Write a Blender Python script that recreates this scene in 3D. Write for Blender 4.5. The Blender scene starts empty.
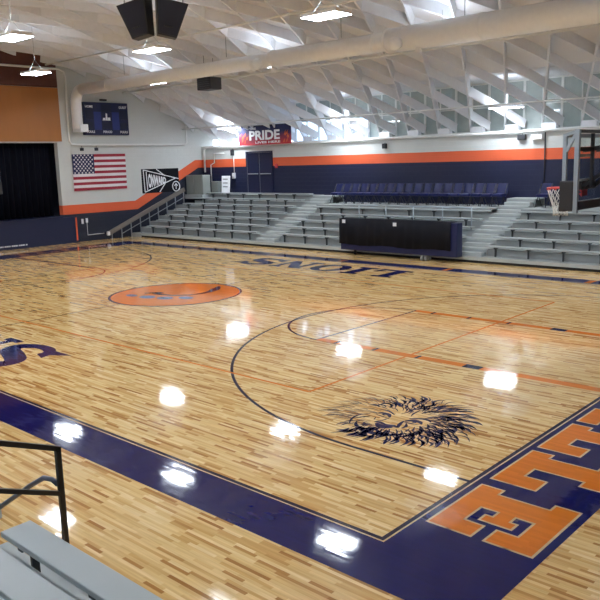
import bpy, bmesh, math, random
from mathutils import Vector, Matrix
random.seed(7)
C = bpy.context.scene.collection
PI = math.pi
sc = bpy.context.scene
sc.cycles.diffuse_bounces = 7; sc.cycles.max_bounces = 12

# ------------------------------------------------------------------ materials
def lin(c):
    c = c / 255.0
    return c / 12.92 if c <= .04045 else ((c + .055) / 1.055) ** 2.4
def rgb(r, g, b): return (lin(r), lin(g), lin(b), 1)

def mat(name, col, rough=.5, metal=0., var=.06, scale=6., spec=.5, bump=0.):
    m = bpy.data.materials.new(name); m.use_nodes = True
    N = m.node_tree.nodes; L = m.node_tree.links
    b = N['Principled BSDF']
    b.inputs['Roughness'].default_value = rough
    b.inputs['Metallic'].default_value = metal
    b.inputs['Specular IOR Level'].default_value = spec
    tc = N.new('ShaderNodeTexCoord'); nz = N.new('ShaderNodeTexNoise')
    nz.inputs['Scale'].default_value = scale; nz.inputs['Detail'].default_value = 3
    L.new(tc.outputs['Object'], nz.inputs['Vector'])
    mx = N.new('ShaderNodeMix'); mx.data_type = 'RGBA'
    c = rgb(*col)
    mx.inputs[6].default_value = tuple(max(0, v * (1 - var)) for v in c[:3]) + (1,)
    mx.inputs[7].default_value = tuple(min(1, v * (1 + var)) for v in c[:3]) + (1,)
    L.new(nz.outputs['Fac'], mx.inputs[0]); L.new(mx.outputs[2], b.inputs['Base Color'])
    if bump:
        bp = N.new('ShaderNodeBump'); bp.inputs['Strength'].default_value = bump; bp.inputs['Distance'].default_value = .01
        L.new(nz.outputs['Fac'], bp.inputs['Height']); L.new(bp.outputs['Normal'], b.inputs['Normal'])
    return m

def emit(name, col, s):
    m = bpy.data.materials.new(name); m.use_nodes = True
    N = m.node_tree.nodes; L = m.node_tree.links
    N.remove(N['Principled BSDF'])
    e = N.new('ShaderNodeEmission'); e.inputs[0].default_value = rgb(*col); e.inputs[1].default_value = s
    L.new(e.outputs[0], N['Material Output'].inputs[0])
    return m

def plank_nodes(m):
    """per-strip random numbers for a maple strip floor whose strips run along x; returns (random, slight tilted normal)"""
    N = m.node_tree.nodes; L = m.node_tree.links
    def math_(op, a, b=None):
        n = N.new('ShaderNodeMath'); n.operation = op
        for i, v in enumerate((a, b)):
            if v is None: continue
            if isinstance(v, (int, float)): n.inputs[i].default_value = v
            else: L.new(v, n.inputs[i])
        return n.outputs[0]
    g = N.new('ShaderNodeNewGeometry'); s = N.new('ShaderNodeSeparateXYZ'); L.new(g.outputs['Position'], s.inputs[0])
    row = math_('FLOOR', math_('DIVIDE', s.outputs[1], .04))
    w1 = N.new('ShaderNodeTexWhiteNoise'); w1.noise_dimensions = '1D'; L.new(row, w1.inputs['W'])
    x = math_('ADD', math_('DIVIDE', s.outputs[0], .42), math_('MULTIPLY', w1.outputs['Value'], 7.3))
    # uneven strip lengths
    x = math_('ADD', x, math_('MULTIPLY', math_('SINE', math_('MULTIPLY', x, 2.3)), .3))
    col = math_('FLOOR', x)
    cb = N.new('ShaderNodeCombineXYZ'); L.new(row, cb.inputs[0]); L.new(col, cb.inputs[1])
    w2 = N.new('ShaderNodeTexWhiteNoise'); w2.noise_dimensions = '2D'; L.new(cb.outputs[0], w2.inputs['Vector'])
    vs = N.new('ShaderNodeVectorMath'); vs.operation = 'SUBTRACT'; L.new(w2.outputs['Color'], vs.inputs[0]); vs.inputs[1].default_value = (.5, .5, .5)
    vm = N.new('ShaderNodeVectorMath'); vm.operation = 'MULTIPLY'; L.new(vs.outputs[0], vm.inputs[0]); vm.inputs[1].default_value = (.004, .009, 0)
    nz = N.new('ShaderNodeTexNoise'); nz.inputs['Scale'].default_value = 1.6; nz.inputs['Detail'].default_value = 2
    L.new(g.outputs['Position'], nz.inputs['Vector'])
    v2 = N.new('ShaderNodeVectorMath'); v2.operation = 'SUBTRACT'; L.new(nz.outputs['Color'], v2.inputs[0]); v2.inputs[1].default_value = (.5, .5, .5)
    v3 = N.new('ShaderNodeVectorMath'); v3.operation = 'MULTIPLY'; L.new(v2.outputs[0], v3.inputs[0]); v3.inputs[1].default_value = (.005, .005, 0)
    a = N.new('ShaderNodeVectorMath'); L.new(vm.outputs[0], a.inputs[0]); L.new(v3.outputs[0], a.inputs[1])
    b = N.new('ShaderNodeVectorMath'); L.new(a.outputs[0], b.inputs[0]); L.new(g.outputs['Normal'], b.inputs[1])
    nn = N.new('ShaderNodeVectorMath'); nn.operation = 'NORMALIZE'; L.new(b.outputs[0], nn.inputs[0])
    return w2.outputs['Value'], nn.outputs[0], g

def floor_mat():
    m = bpy.data.materials.new('maple_floor'); m.use_nodes = True
    N = m.node_tree.nodes; L = m.node_tree.links; b = N['Principled BSDF']
    r, nrm, g = plank_nodes(m)
    rp = N.new('ShaderNodeValToRGB'); L.new(r, rp.inputs[0]); e = rp.color_ramp.elements
    e[0].position = 0; e[0].color = rgb(170, 120, 66)
    e[1].position = 1; e[1].color = rgb(243, 217, 164)
    for p, c in ((.08, (184, 135, 78)), (.18, (210, 167, 104)), (.5, (226, 190, 130)), (.8, (235, 204, 146))):
        k = e.new(p); k.color = rgb(*c)
    mp = N.new('ShaderNodeMapping'); mp.inputs['Scale'].default_value = (1.5, 34, 1)
    L.new(g.outputs['Position'], mp.inputs[0])
    nz = N.new('ShaderNodeTexNoise'); nz.inputs['Scale'].default_value = 1.; nz.inputs['Detail'].default_value = 4
    L.new(mp.outputs[0], nz.inputs['Vector'])
    mx = N.new('ShaderNodeMix'); mx.data_type = 'RGBA'; mx.blend_type = 'MULTIPLY'; mx.inputs[0].default_value = 1
    r2 = N.new('ShaderNodeValToRGB'); L.new(nz.outputs['Fac'], r2.inputs[0])
    r2.color_ramp.elements[0].position = .3; r2.color_ramp.elements[0].color = (.8, .75, .68, 1)
    r2.color_ramp.elements[1].position = .65; r2.color_ramp.elements[1].color = (1, 1, 1, 1)
    L.new(rp.outputs[0], mx.inputs[6]); L.new(r2.outputs[0], mx.inputs[7])
    L.new(mx.outputs[2], b.inputs['Base Color']); L.new(nrm, b.inputs['Normal'])
    b.inputs['Roughness'].default_value = .055; b.inputs['Specular IOR Level'].default_value = .42
    return m

def paint_mat(name, col):
    m = bpy.data.materials.new(name); m.use_nodes = True
    N = m.node_tree.nodes; L = m.node_tree.links; b = N['Principled BSDF']
    r, nrm, g = plank_nodes(m)
    mx = N.new('ShaderNodeMix'); mx.data_type = 'RGBA'; c = rgb(*col)
    mx.inputs[6].default_value = tuple(v * .93 for v in c[:3]) + (1,)
    mx.inputs[7].default_value = tuple(min(1, v * 1.07) for v in c[:3]) + (1,)
    L.new(r, mx.inputs[0]); L.new(mx.outputs[2], b.inputs['Base Color']); L.new(nrm, b.inputs['Normal'])
    b.inputs['Roughness'].default_value = .055; b.inputs['Specular IOR Level'].default_value = .36
    return m

def brick_mat(name, col):
    m = mat(name, col, .6, var=.04, scale=2.)
    N = m.node_tree.nodes; L = m.node_tree.links; b = N['Principled BSDF']
    g = N.new('ShaderNodeNewGeometry'); s = N.new('ShaderNodeSeparateXYZ'); cb = N.new('ShaderNodeCombineXYZ')
    L.new(g.outputs['Position'], s.inputs[0]); ad = N.new('ShaderNodeMath'); L.new(s.outputs[0], ad.inputs[0]); L.new(s.outputs[1], ad.inputs[1])
    L.new(ad.outputs[0], cb.inputs[0]); L.new(s.outputs[2], cb.inputs[1])
    br = N.new('ShaderNodeTexBrick'); br.inputs['Scale'].default_value = 1; br.inputs['Brick Width'].default_value = .4; br.inputs['Row Height'].default_value = .2
    br.inputs['Mortar Size'].default_value = .012
    L.new(cb.outputs[0], br.inputs['Vector'])
    bp = N.new('ShaderNodeBump'); bp.inputs['Strength'].default_value = .5; bp.inputs['Distance'].default_value = .008; bp.invert = True
    L.new(br.outputs['Fac'], bp.inputs['Height']); L.new(bp.outputs['Normal'], b.inputs['Normal'])
    return m

def wood_mat(name, c1, c2, sy=14.):
    m = mat(name, c1, .45)
    N = m.node_tree.nodes; L = m.node_tree.links
    g = N.new('ShaderNodeNewGeometry'); mp = N.new('ShaderNodeMapping'); mp.inputs['Scale'].default_value = (1, sy, .8); L.new(g.outputs['Position'], mp.inputs[0])
    nz = N.new('ShaderNodeTexNoise'); nz.inputs['Scale'].default_value = .7; nz.inputs['Detail'].default_value = 4; L.new(mp.outputs[0], nz.inputs['Vector'])
    mx = N.new('ShaderNodeMix'); mx.data_type = 'RGBA'; mx.inputs[6].default_value = rgb(*c1); mx.inputs[7].default_value = rgb(*c2)
    L.new(nz.outputs['Fac'], mx.inputs[0]); L.new(mx.outputs[2], N['Principled BSDF'].inputs['Base Color'])
    return m

def glass_mat(name, tint, trans, rough_diffuse=(170, 178, 176)):
    """window glass: part clear, part dusty diffuse film"""
    m = bpy.data.materials.new(name); m.use_nodes = True
    N = m.node_tree.nodes; L = m.node_tree.links; N.remove(N['Principled BSDF'])
    t = N.new('ShaderNodeBsdfTransparent'); t.inputs[0].default_value = rgb(*tint)
    d = N.new('ShaderNodeBsdfDiffuse'); d.inputs[0].default_value = rgb(*rough_diffuse)
    mx = N.new('ShaderNodeMixShader')
    tc = N.new('ShaderNodeNewGeometry'); nz = N.new('ShaderNodeTexNoise'); nz.inputs['Scale'].default_value = 2.2; nz.inputs['Detail'].default_value = 3
    L.new(tc.outputs['Position'], nz.inputs['Vector'])
    mr = N.new('ShaderNodeMapRange'); mr.inputs[1].default_value = .3; mr.inputs[2].default_value = .7
    mr.inputs[3].default_value = max(0, 1 - trans - .1); mr.inputs[4].default_value = min(1, 1 - trans + .1)
    L.new(nz.outputs['Fac'], mr.inputs[0]); L.new(mr.outputs[0], mx.inputs[0])
    L.new(t.outputs[0], mx.inputs[1]); L.new(d.outputs[0], mx.inputs[2])
    gl = N.new('ShaderNodeBsdfGlossy'); gl.inputs['Roughness'].default_value = .05
    m2 = N.new('ShaderNodeMixShader'); m2.inputs[0].default_value = .05
    L.new(mx.outputs[0], m2.inputs[1]); L.new(gl.outputs[0], m2.inputs[2])
    L.new(m2.outputs[0], N['Material Output'].inputs[0])
    return m

M = dict(
    floor=floor_mat(), p_navy=paint_mat('navy_floor_paint', (18, 24, 84)), p_orange=paint_mat('orange_floor_paint', (212, 118, 40)),
    p_cream=paint_mat('bare_maple_edge', (208, 182, 142)), p_slate=paint_mat('slate_floor_paint', (110, 122, 150)),
    p_line=paint_mat('dark_line_paint', (34, 33, 62)),
    white_wall=brick_mat('white_painted_block', (203, 207, 205)), orange_wall=brick_mat('orange_painted_block', (222, 98, 58)), navy_wall=brick_mat('navy_painted_block', (13, 22, 58)),
    dark_wall=brick_mat('dark_slate_painted_block', (30, 36, 54)),
    grey_reveal=brick_mat('grey_painted_block', (178, 180, 184)),
    ceil=mat('white_roof_boards', (226, 227, 231), .7, var=.05, scale=1.2), rib=mat('white_painted_timber', (226, 228, 232), .6),
    white=mat('white_paint', (226, 228, 226), .45), white_metal=mat('white_enamel', (232, 232, 232), .35), duct=mat('white_painted_duct', (240, 244, 252), .45),
    bl_seat=mat('grey_bleacher_plank', (160, 168, 170), .38, scale=3.), bl_deck=mat('grey_bleacher_deck', (160, 167, 168), .45), bl_riser=mat('grey_bleacher_riser', (164, 170, 171), .5),
    bl_fascia=mat('grey_bleacher_fascia', (176, 183, 184), .4), step=mat('pale_grey_step', (178, 185, 185), .45), black=mat('black_steel', (34, 34, 38), .4),
    bracket=mat('dark_bracket', (52, 56, 60), .5), steel=mat('grey_steel', (140, 146, 152), .4, .2), blue_grey=mat('blue_grey_tube', (88, 100, 120), .35, .2),
    taupe=mat('taupe_handrail', (118, 112, 106), .5), concrete=mat('grey_concrete', (150, 156, 156), .7),
    speaker=mat('black_navy_grille', (34, 40, 60), .6, scale=40.), dark=mat('charcoal_plastic', (42, 44, 50), .5),
    stage_navy=mat('navy_stage_panel', (18, 28, 62), .5), curtain=mat('black_velvet', (16, 18, 28), .9, spec=.1),
    ply=wood_mat('orange_plywood', (176, 116, 54), (158, 100, 44), 3.), brown=wood_mat('dark_brown_boards', (104, 58, 42), (74, 40, 32), 9.),
    sb=mat('navy_scoreboard', (20, 28, 68), .4), sb_blue=mat('blue_scoreboard_panel', (30, 46, 118), .4), sb_dark=mat('dark_score_window', (22, 28, 56), .3),
    txt=mat('white_lettering', (232, 234, 238), .5), flag_red=mat('flag_red', (158, 44, 62), .8), flag_white=mat('flag_white', (226, 222, 226), .8), flag_blue=mat('flag_blue', (36, 42, 84), .8),
    cloth_black=mat('black_cloth', (24, 25, 32), .85, spec=.2), navy_pad=mat('navy_vinyl', (20, 30, 78), .45), chair_navy=mat('navy_chair_vinyl', (20, 32, 88), .3),
    door=mat('navy_door', (20, 28, 62), .4), cab=mat('grey_green_cabinet', (134, 140, 136), .5), rim=mat('orange_red_rim', (214, 70, 66), .4),
    net=mat('white_net_cord', (226, 226, 222), .8), pad=mat('black_board_padding', (44, 44, 48), .6), ban_red=mat('banner_red', (176, 48, 56), .7), alu=mat('pale_aluminium', (164, 176, 186), .35, .3),
    fl_or=mat('banner_flame', (206, 98, 58), .7), rubber=mat('black_rubber', (24, 24, 24), .8), ink=mat('dark_print', (90, 94, 100), .7), skylight=mat('outdoor_roof', (120, 124, 122), .8),
    lens=emit('lamp_lens', (236, 245, 255), 60.), up=emit('lamp_top_slot', (236, 245, 255), 30.),
    pane_clear=glass_mat('clear_window_glass', (235, 242, 250), .9), pane_dusty=glass_mat('dusty_window_glass', (205, 215, 212), .16, (176, 184, 182)),
)
def banner_mat():
    m = mat('navy_to_red_banner_cloth', (60, 40, 80), .7)
    N = m.node_tree.nodes; L = m.node_tree.links
    tc = N.new('ShaderNodeTexCoord'); s = N.new('ShaderNodeSeparateXYZ'); L.new(tc.outputs['Object'], s.inputs[0])
    nz = N.new('ShaderNodeTexNoise'); nz.inputs['Scale'].default_value = 3; L.new(tc.outputs['Object'], nz.inputs['Vector'])
    ad = N.new('ShaderNodeMath'); ad.operation = 'MULTIPLY_ADD'; L.new(nz.outputs['Fac'], ad.inputs[0]); ad.inputs[1].default_value = .35; L.new(s.outputs[2], ad.inputs[2])
    rp = N.new('ShaderNodeValToRGB'); L.new(ad.outputs[0], rp.inputs[0])
    e = rp.color_ramp.elements; e[0].position = .22; e[0].color = rgb(182, 46, 54); e[1].position = .8; e[1].color = rgb(36, 40, 84)
    L.new(rp.outputs[0], N['Principled BSDF'].inputs['Base Color'])
    return m
M['banner'] = banner_mat()
def board_glass():
    m = bpy.data.materials.new('backboard_glass'); m.use_nodes = True
    N = m.node_tree.nodes; L = m.node_tree.links; N.remove(N['Principled BSDF'])
    t = N.new('ShaderNodeBsdfTransparent'); t.inputs[0].default_value = (.86, .9, .9, 1)
    g = N.new('ShaderNodeBsdfGlossy'); g.inputs['Roughness'].default_value = .03
    mx = N.new('ShaderNodeMixShader'); mx.inputs[0].default_value = .06
    L.new(t.outputs[0], mx.inputs[1]); L.new(g.outputs[0], mx.inputs[2]); L.new(mx.outputs[0], N['Material Output'].inputs[0])
    return m
M['glass'] = board_glass()

# ------------------------------------------------------------------ mesh helpers
def wloc(o):
    v = Vector((0, 0, 0))
    while o is not None:
        v += o.location; o = o.parent
    return v

class MB:
    """collects shapes given in world coordinates; build() links them as ONE mesh object"""
    def __init__(s): s.v = []; s.f = []; s.mi = []; s.cur = 0; s.smooth = []
    def _add(s, vs, fs, sm=False):
        n = len(s.v); s.v += [tuple(v) for v in vs]
        for f in fs: s.f.append([n + i for i in f]); s.mi.append(s.cur); s.smooth.append(sm)
        return s
    def m(s, i): s.cur = i; return s
    def box(s, x0, x1, y0, y1, z0, z1):
        vs = [(x, y, z) for z in (z0, z1) for y in (y0, y1) for x in (x0, x1)]
        return s._add(vs, [(0, 2, 3, 1), (4, 5, 7, 6), (0, 1, 5, 4), (2, 6, 7, 3), (0, 4, 6, 2), (1, 3, 7, 5)])
    def bbox(s, x0, x1, y0, y1, z0, z1, b=.01):
        bm = bmesh.new(); bmesh.ops.create_cube(bm, size=1)
        for v in bm.verts:
            v.co = Vector(((x0 + x1) / 2 + v.co.x * (x1 - x0), (y0 + y1) / 2 + v.co.y * (y1 - y0), (z0 + z1) / 2 + v.co.z * (z1 - z0)))
        bmesh.ops.bevel(bm, geom=bm.edges[:], offset=b, segments=2, affect='EDGES', profile=.5)
        bm.verts.index_update(); vs = [v.co[:] for v in bm.verts]; fs = [[v.index for v in f.verts] for f in bm.faces]; bm.free()
        return s._add(vs, fs)
    def prism(s, pts, d):
        """polygon (3-D points) extruded by vector d"""
        n = len(pts); d = Vector(d)
        a = [Vector(p) for p in pts]; b = [p + d for p in a]
        return s._add([p[:] for p in a + b], [list(range(n))[::-1], list(range(n, 2 * n))] + [(i, (i + 1) % n, n + (i + 1) % n, n + i) for i in range(n)])
    def face(s, pts): return s._add(pts, [list(range(len(pts)))])
    def tube(s, path, r, n=8, closed=False, cap=True):
        P = [Vector(p) for p in path]; k = len(P); rings = []
        rr = r if isinstance(r, (list, tuple)) else [r] * k
        up = None
        for i in range(k):
            a = P[i - 1] if (i > 0 or closed) else P[i]; b = P[(i + 1) % k] if (i < k - 1 or closed) else P[i]
            t = (b - a).normalized()
            if up is None: up = Vector((0, 0, 1)) if abs(t.z) < .9 else Vector((1, 0, 0))
            sd = t.cross(up)
            if sd.length < 1e-4: sd = t.cross(Vector((0, 1, 0)))
            sd.normalize(); up = sd.cross(t).normalized()
            rings.append([(P[i] + rr[i] * (math.cos(2 * PI * j / n) * sd + math.sin(2 * PI * j / n) * up))[:] for j in range(n)])
        vs = [v for r_ in rings for v in r_]; fs = []
        for i in range(k if closed else k - 1):
            a = i * n; b = ((i + 1) % k) * n
            fs += [(a + j, a + (j + 1) % n, b + (j + 1) % n, b + j) for j in range(n)]
        if cap and not closed: fs += [tuple(range(n))[::-1], tuple(range((k - 1) * n, k * n))]
        return s._add(vs, fs, True)
    def bar(s, a, b, w, h, up=(0, 0, 1)):
        a = Vector(a); b = Vector(b); t = (b - a).normalized(); u = Vector(up)
        sd = t.cross(u).normalized() * w / 2; uu = sd.cross(t).normalized() * h / 2
        q = [sd + uu, -sd + uu, -sd - uu, sd - uu]
        return s._add([(a + k)[:] for k in q] + [(b + k)[:] for k in q], [(0, 1, 2, 3), (7, 6, 5, 4)] + [(i, 4 + i, 4 + (i + 1) % 4, (i + 1) % 4) for i in range(4)])
    def cyl(s, a, b, r, n=16): return s.tube([a, b], r, n)
    def build(s, name, mt, parent=None):
        me = bpy.data.meshes.new(name)
        o = bpy.data.objects.new(name, me); C.objects.link(o)
        if parent is not None:
            off = wloc(parent); o.parent = parent
        else:
            xs = [v[0] for v in s.v]; ys = [v[1] for v in s.v]; zs = [v[2] for v in s.v]
            off = Vector(((min(xs) + max(xs)) / 2, (min(ys) + max(ys)) / 2, min(zs))); o.location = off
        me.from_pydata([(v[0] - off.x, v[1] - off.y, v[2] - off.z) for v in s.v], [], s.f)
        for m_ in (mt if isinstance(mt, (list, tuple)) else [mt]): me.materials.append(M[m_])
        me.polygons.foreach_set('material_index', s.mi)
        bm = bmesh.new(); bm.from_mesh(me); bmesh.ops.recalc_face_normals(bm, faces=bm.faces[:]); bm.to_mesh(me); bm.free()
        me.polygons.foreach_set('use_smooth', s.smooth)
        me.update()
        return o

def tag(o, label=None, cat=None, group=None, kind=None):
    for k, v in (('label', label), ('category', cat), ('group', group), ('kind', kind)):
        if v: o[k] = v
    return o
def thing(name, label, cat, loc, group=None):
    o = bpy.data.objects.new(name, None); C.objects.link(o); o.location = loc; o.empty_display_size = .2
    return tag(o, label, cat, group)
def struct(o): o['kind'] = 'structure'; return o
def dup(root, loc, rotz=0, label=None, group=None):
    r = root.copy(); C.objects.link(r); r.location = loc; r.rotation_euler = (0, 0, rotz)
    if label: r['label'] = label
    if group: r['group'] = group
    for ch in list(root.children):
        c = ch.copy(); C.objects.link(c); c.parent = r
        for g in list(ch.children):
            d = g.copy(); C.objects.link(d); d.parent = c
    return r

def text_polys(txt, size, bold=0., width=None):
    cu = bpy.data.curves.new('t', 'FONT'); cu.body = txt; cu.size = size; cu.offset = bold; cu.resolution_u = 3; cu.fill_mode = 'FRONT'
    o = bpy.data.objects.new('t', cu); C.objects.link(o)
    dg = bpy.context.evaluated_depsgraph_get(); me = bpy.data.meshes.new_from_object(o.evaluated_get(dg))
    vs = [tuple(v.co[:2]) for v in me.vertices]; fs = [list(p.vertices) for p in me.polygons]
    bpy.data.objects.remove(o); bpy.data.curves.remove(cu); bpy.data.meshes.remove(me)
    x0 = min(v[0] for v in vs); x1 = max(v[0] for v in vs); y0 = min(v[1] for v in vs)
    k = 1 if width is None else width / (x1 - x0)
    return [((v[0] - x0) * k, v[1] - y0) for v in vs], fs, (x1 - x0) * k
def put_text(mb, txt, size, org, right, up, bold=0., width=None, center=False):
    vs, fs, w = text_polys(txt, size, bold, width)
    o = Vector(org); r = Vector(right); u = Vector(up)
    if center: o = o - r * (w / 2)
    mb._add([(o + r * a + u * b)[:] for a, b in vs], fs)
    return mb

# ------------------------------------------------------------------ dimensions
XL, XR, YN, YF = -28.5, 6.0, -7.2, 22.2       # room
XC, YC, LH, W = -12.6, 7.5, 12.6, 15.0        # court
RR, ZC = 30.5, -21.35                         # roof arch
def zr(y, dd=0.): return ZC + math.sqrt((RR - dd) ** 2 - (y - YC) ** 2)

# ------------------------------------------------------------------ floor + painted markings
fl = struct(MB().box(XL - .3, XR + .3, YN - .3, YF + .9, -.2, 0).build('floor', 'floor'))
Z = .0012
def rect(mb, x0, x1, y0, y1, z): return mb.face([(x0, y0, z), (x1, y0, z), (x1, y1, z), (x0, y1, z)])
def ring(mb, cx, cy, r0, r1, a0, a1, z, n=96):
    for i in range(n):
        t0 = a0 + (a1 - a0) * i / n; t1 = a0 + (a1 - a0) * (i + 1) / n
        mb.face([(cx + r0 * math.cos(t0), cy + r0 * math.sin(t0), z), (cx + r1 * math.cos(t0), cy + r1 * math.sin(t0), z),
                 (cx + r1 * math.cos(t1), cy + r1 * math.sin(t1), z), (cx + r0 * math.cos(t1), cy + r0 * math.sin(t1), z)])
    return mb
# navy border bands, bare maple gap, thin navy boundary line
B = 1.36; S0 = -.73
rect(MB(), -25.2 - B, B, S0, -.07, Z).build('sideline_band', 'p_navy', fl)
rect(MB(), -25.2 - B, B, 15.1, 15.66, Z).build('sideline_band', 'p_navy', fl)
rect(MB(), .07, B, -.07, 15.1, Z).build('baseline_band', 'p_navy', fl)
rect(MB(), -25.2 - B, -25.285, -.085, 15.1, Z).build('baseline_band', 'p_navy', fl)
bl = MB()
rect(bl, -25.25, .05, -.05, 0, Z); rect(bl, -25.25, .05, 15.0, 15.05, Z); rect(bl, 0, .05, 0, 15, Z); rect(bl, -25.25, -25.2, 0, 15, Z)
bl.build('boundary_line', 'p_line', fl)
gp = MB()
rect(gp, -25.285, .07, -.07, -.05, Z); rect(gp, .05, .07, -.05, 15.085, Z); rect(gp, -25.285, -25.25, -.05, 15.085, Z); rect(gp, -25.25, .05, 15.05, 15.1, Z)
gp.build('border_gap_line', 'p_cream', fl)
tk = MB()
for x in (-12.94, -8.65, -4.05, -16.5, -21.1): rect(tk, x - .1, x + .1, 15.12, 15.62, Z * 2)
tk.build('bench_tick_mark', 'p_orange', fl)
ft = .3048
def mir(x, side): return x if side > 0 else 2 * XC - x
for side in (1, -1):
    m3 = MB(); bx = mir(-1.6, side)
    a0, a1 = (PI / 2, 1.5 * PI) if side > 0 else (-PI / 2, PI / 2)
    ring(m3, bx, YC, 5.85, 5.9, a0, a1, Z, 140)
    x0, x1 = sorted((bx, mir(0, side)))
    for s in (-1, 1):
        ys = sorted((YC + s * 5.85, YC + s * 5.9)); rect(m3, x0, x1, ys[0], ys[1], Z)
    m3.build('three_point_line', 'p_line', fl)
    ln = MB(); bk = MB()
    for s in (-1, 1):
        ya, yb = sorted((YC + s * 1.85, YC + s * 1.65))
        xa, xb = sorted((mir(-5.79, side), mir(0, side))); rect(ln, xa, xb, ya, yb, Z * 1.5)
        for q, w in ((-2.29, .16), (-3.4, .03), (-4.36, .03), (-5.3, .03)):
            xq = mir(q, side); rect(bk, xq - w, xq + w, ya - .0, yb + .0, Z * 2.2)
    ln.build('lane_line', 'p_orange', fl); bk.build('lane_block_mark', 'p_line', fl)
    fq = MB(); xq = mir(-5.79, side)
    rect(fq, xq - .025, xq + .025, YC - 1.83, YC + 1.83, Z)
    ring(fq, xq, YC, 1.78, 1.83, a0, a1, Z, 64)
    fq.build('free_throw_line', 'p_line', fl)
vb = MB(); t = .027
for y in (YC - 4.5, YC + 4.5): rect(vb, XC - 9, XC + 9, y - t, y + t, Z * 1.2)
for x in (XC - 9, XC + 9): rect(vb, x - t, x + t, YC - 4.5, YC + 4.5, Z * 1.2)
vb.build('volleyball_line', 'p_orange', fl)
rect(MB(), XC - .02, XC + .02, 0, 15, Z).build('centre_line', 'p_line', fl)
cc = MB()
cc.face([(XC + 1.8 * math.cos(2 * PI * i / 96), YC + 1.8 * math.sin(2 * PI * i / 96), Z * 2) for i in range(96)])
cc.build('centre_circle', 'p_orange', fl)
ring(MB(), XC, YC, 1.78, 1.85, 0, 2 * PI, Z * 3).build('centre_circle_ring', 'p_line', fl)
def stroke(mb, pts, ws, z, sub=6):
    """smooth tapered flat brush stroke through pts with half-widths ws"""
    P = [Vector((p[0], p[1])) for p in pts]; out = []; k = len(P)
    for i in range(k - 1):
        p0 = P[max(i - 1, 0)]; p1 = P[i]; p2 = P[i + 1]; p3 = P[min(i + 2, k - 1)]
        for j in range(sub):
            u = j / sub
            q = .5 * ((2 * p1) + (p2 - p0) * u + (2 * p0 - 5 * p1 + 4 * p2 - p3) * u * u + (3 * p1 - p0 - 3 * p2 + p3) * u ** 3)
            out.append((q, ws[i] + (ws[i + 1] - ws[i]) * u))
    out.append((P[-1], ws[-1])); n = len(out); L = []; R = []
    for i in range(n):
        d = (out[min(i + 1, n - 1)][0] - out[max(i - 1, 0)][0]); d = d.normalized() if d.length > 1e-9 else Vector((1, 0)); nn = Vector((-d.y, d.x)); w = max(out[i][1], .0008)
        a = out[i][0] + nn * w; b = out[i][0] - nn * w; L.append((a.x, a.y, z)); R.append((b.x, b.y, z))
    mb._add(L + R, [(i, i + 1, n + i + 1, n + i) for i in range(n - 1)])
    return mb
pw = MB()
for cx, cy, rx, ry in ((-13.45, 6.62, .2, .13), (-12.86, 6.72, .26, .2), (-12.32, 6.9, .26, .2), (-11.85, 7.25, .24, .17)):
    pw.face([(cx + rx * math.cos(2 * PI * i / 24), cy + ry * math.sin(2 * PI * i / 24), Z * 3) for i in range(24)])
pw.build('centre_emblem_pad', 'p_slate', fl)
sw = MB()
stroke(sw, [(-13.3, 7.25), (-12.7, 7.22), (-12.2, 7.5), (-12.02, 8.0), (-12.2, 8.6), (-12.5, 9.02)], [.1, .05, .05, .06, .13, .04], Z * 3)
stroke(sw, [(-13.45, 7.05), (-13.2, 7.3), (-13.0, 7.4)], [.02, .09, .02], Z * 3)
sw.build('centre_emblem_swoosh', 'p_line', fl)

# slab letters of the baseline word: reading right = -y, up = +x
SLAB = {
    'E': [(0, 0, 1.08, .24), (.84, .24, 1.08, .46), (.13, .24, .47, .84), (.47, .46, .62, .62), (.62, .38, .73, .7), (0, .84, 1.08, 1.08), (.84, .62, 1.08, .84)],
    'L': [(0, 0, 1.03, .24), (.76, .24, 1.03, .5), (.13, .24, .49, .84), (0, .84, .63, 1.08)],
    'I': [(0, 0, .63, .24), (.13, .24, .49, .84), (0, .84, .63, 1.08)],
}
for ch, ytop in (('E', 1.63), ('L', 2.88), ('L', 4.07), ('I', 4.86)):
    a = MB(); b = MB()
    for x0, y0, x1, y1 in SLAB[ch]:
        rect(a, .17 + y0 - .025, .17 + y1 + .025, ytop - x1 - .025, ytop - x0 + .025, Z * 2)
        rect(b, .17 + y0, .17 + y1, ytop - x1, ytop - x0, Z * 3)
    edge = a.build('baseline_letter', 'p_cream', fl); b.build('letter_face', 'p_orange', edge)
# a matching word at the far baseline (seen at a grazing angle as orange blocks)
for k, ch in enumerate('ELLI'):
    b = MB(); y0_ = 13.4 - 1.22 * k + (.0 if k < 3 else .4)
    for x0, y0, x1, y1 in SLAB[ch]:
        rect(b, -25.37 - y1, -25.37 - y0, y0_ + x0 - 1.08 + .5, y0_ + x1 - 1.08 + .5, Z * 3)
    b.build('baseline_letter', 'p_orange', fl)

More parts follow.
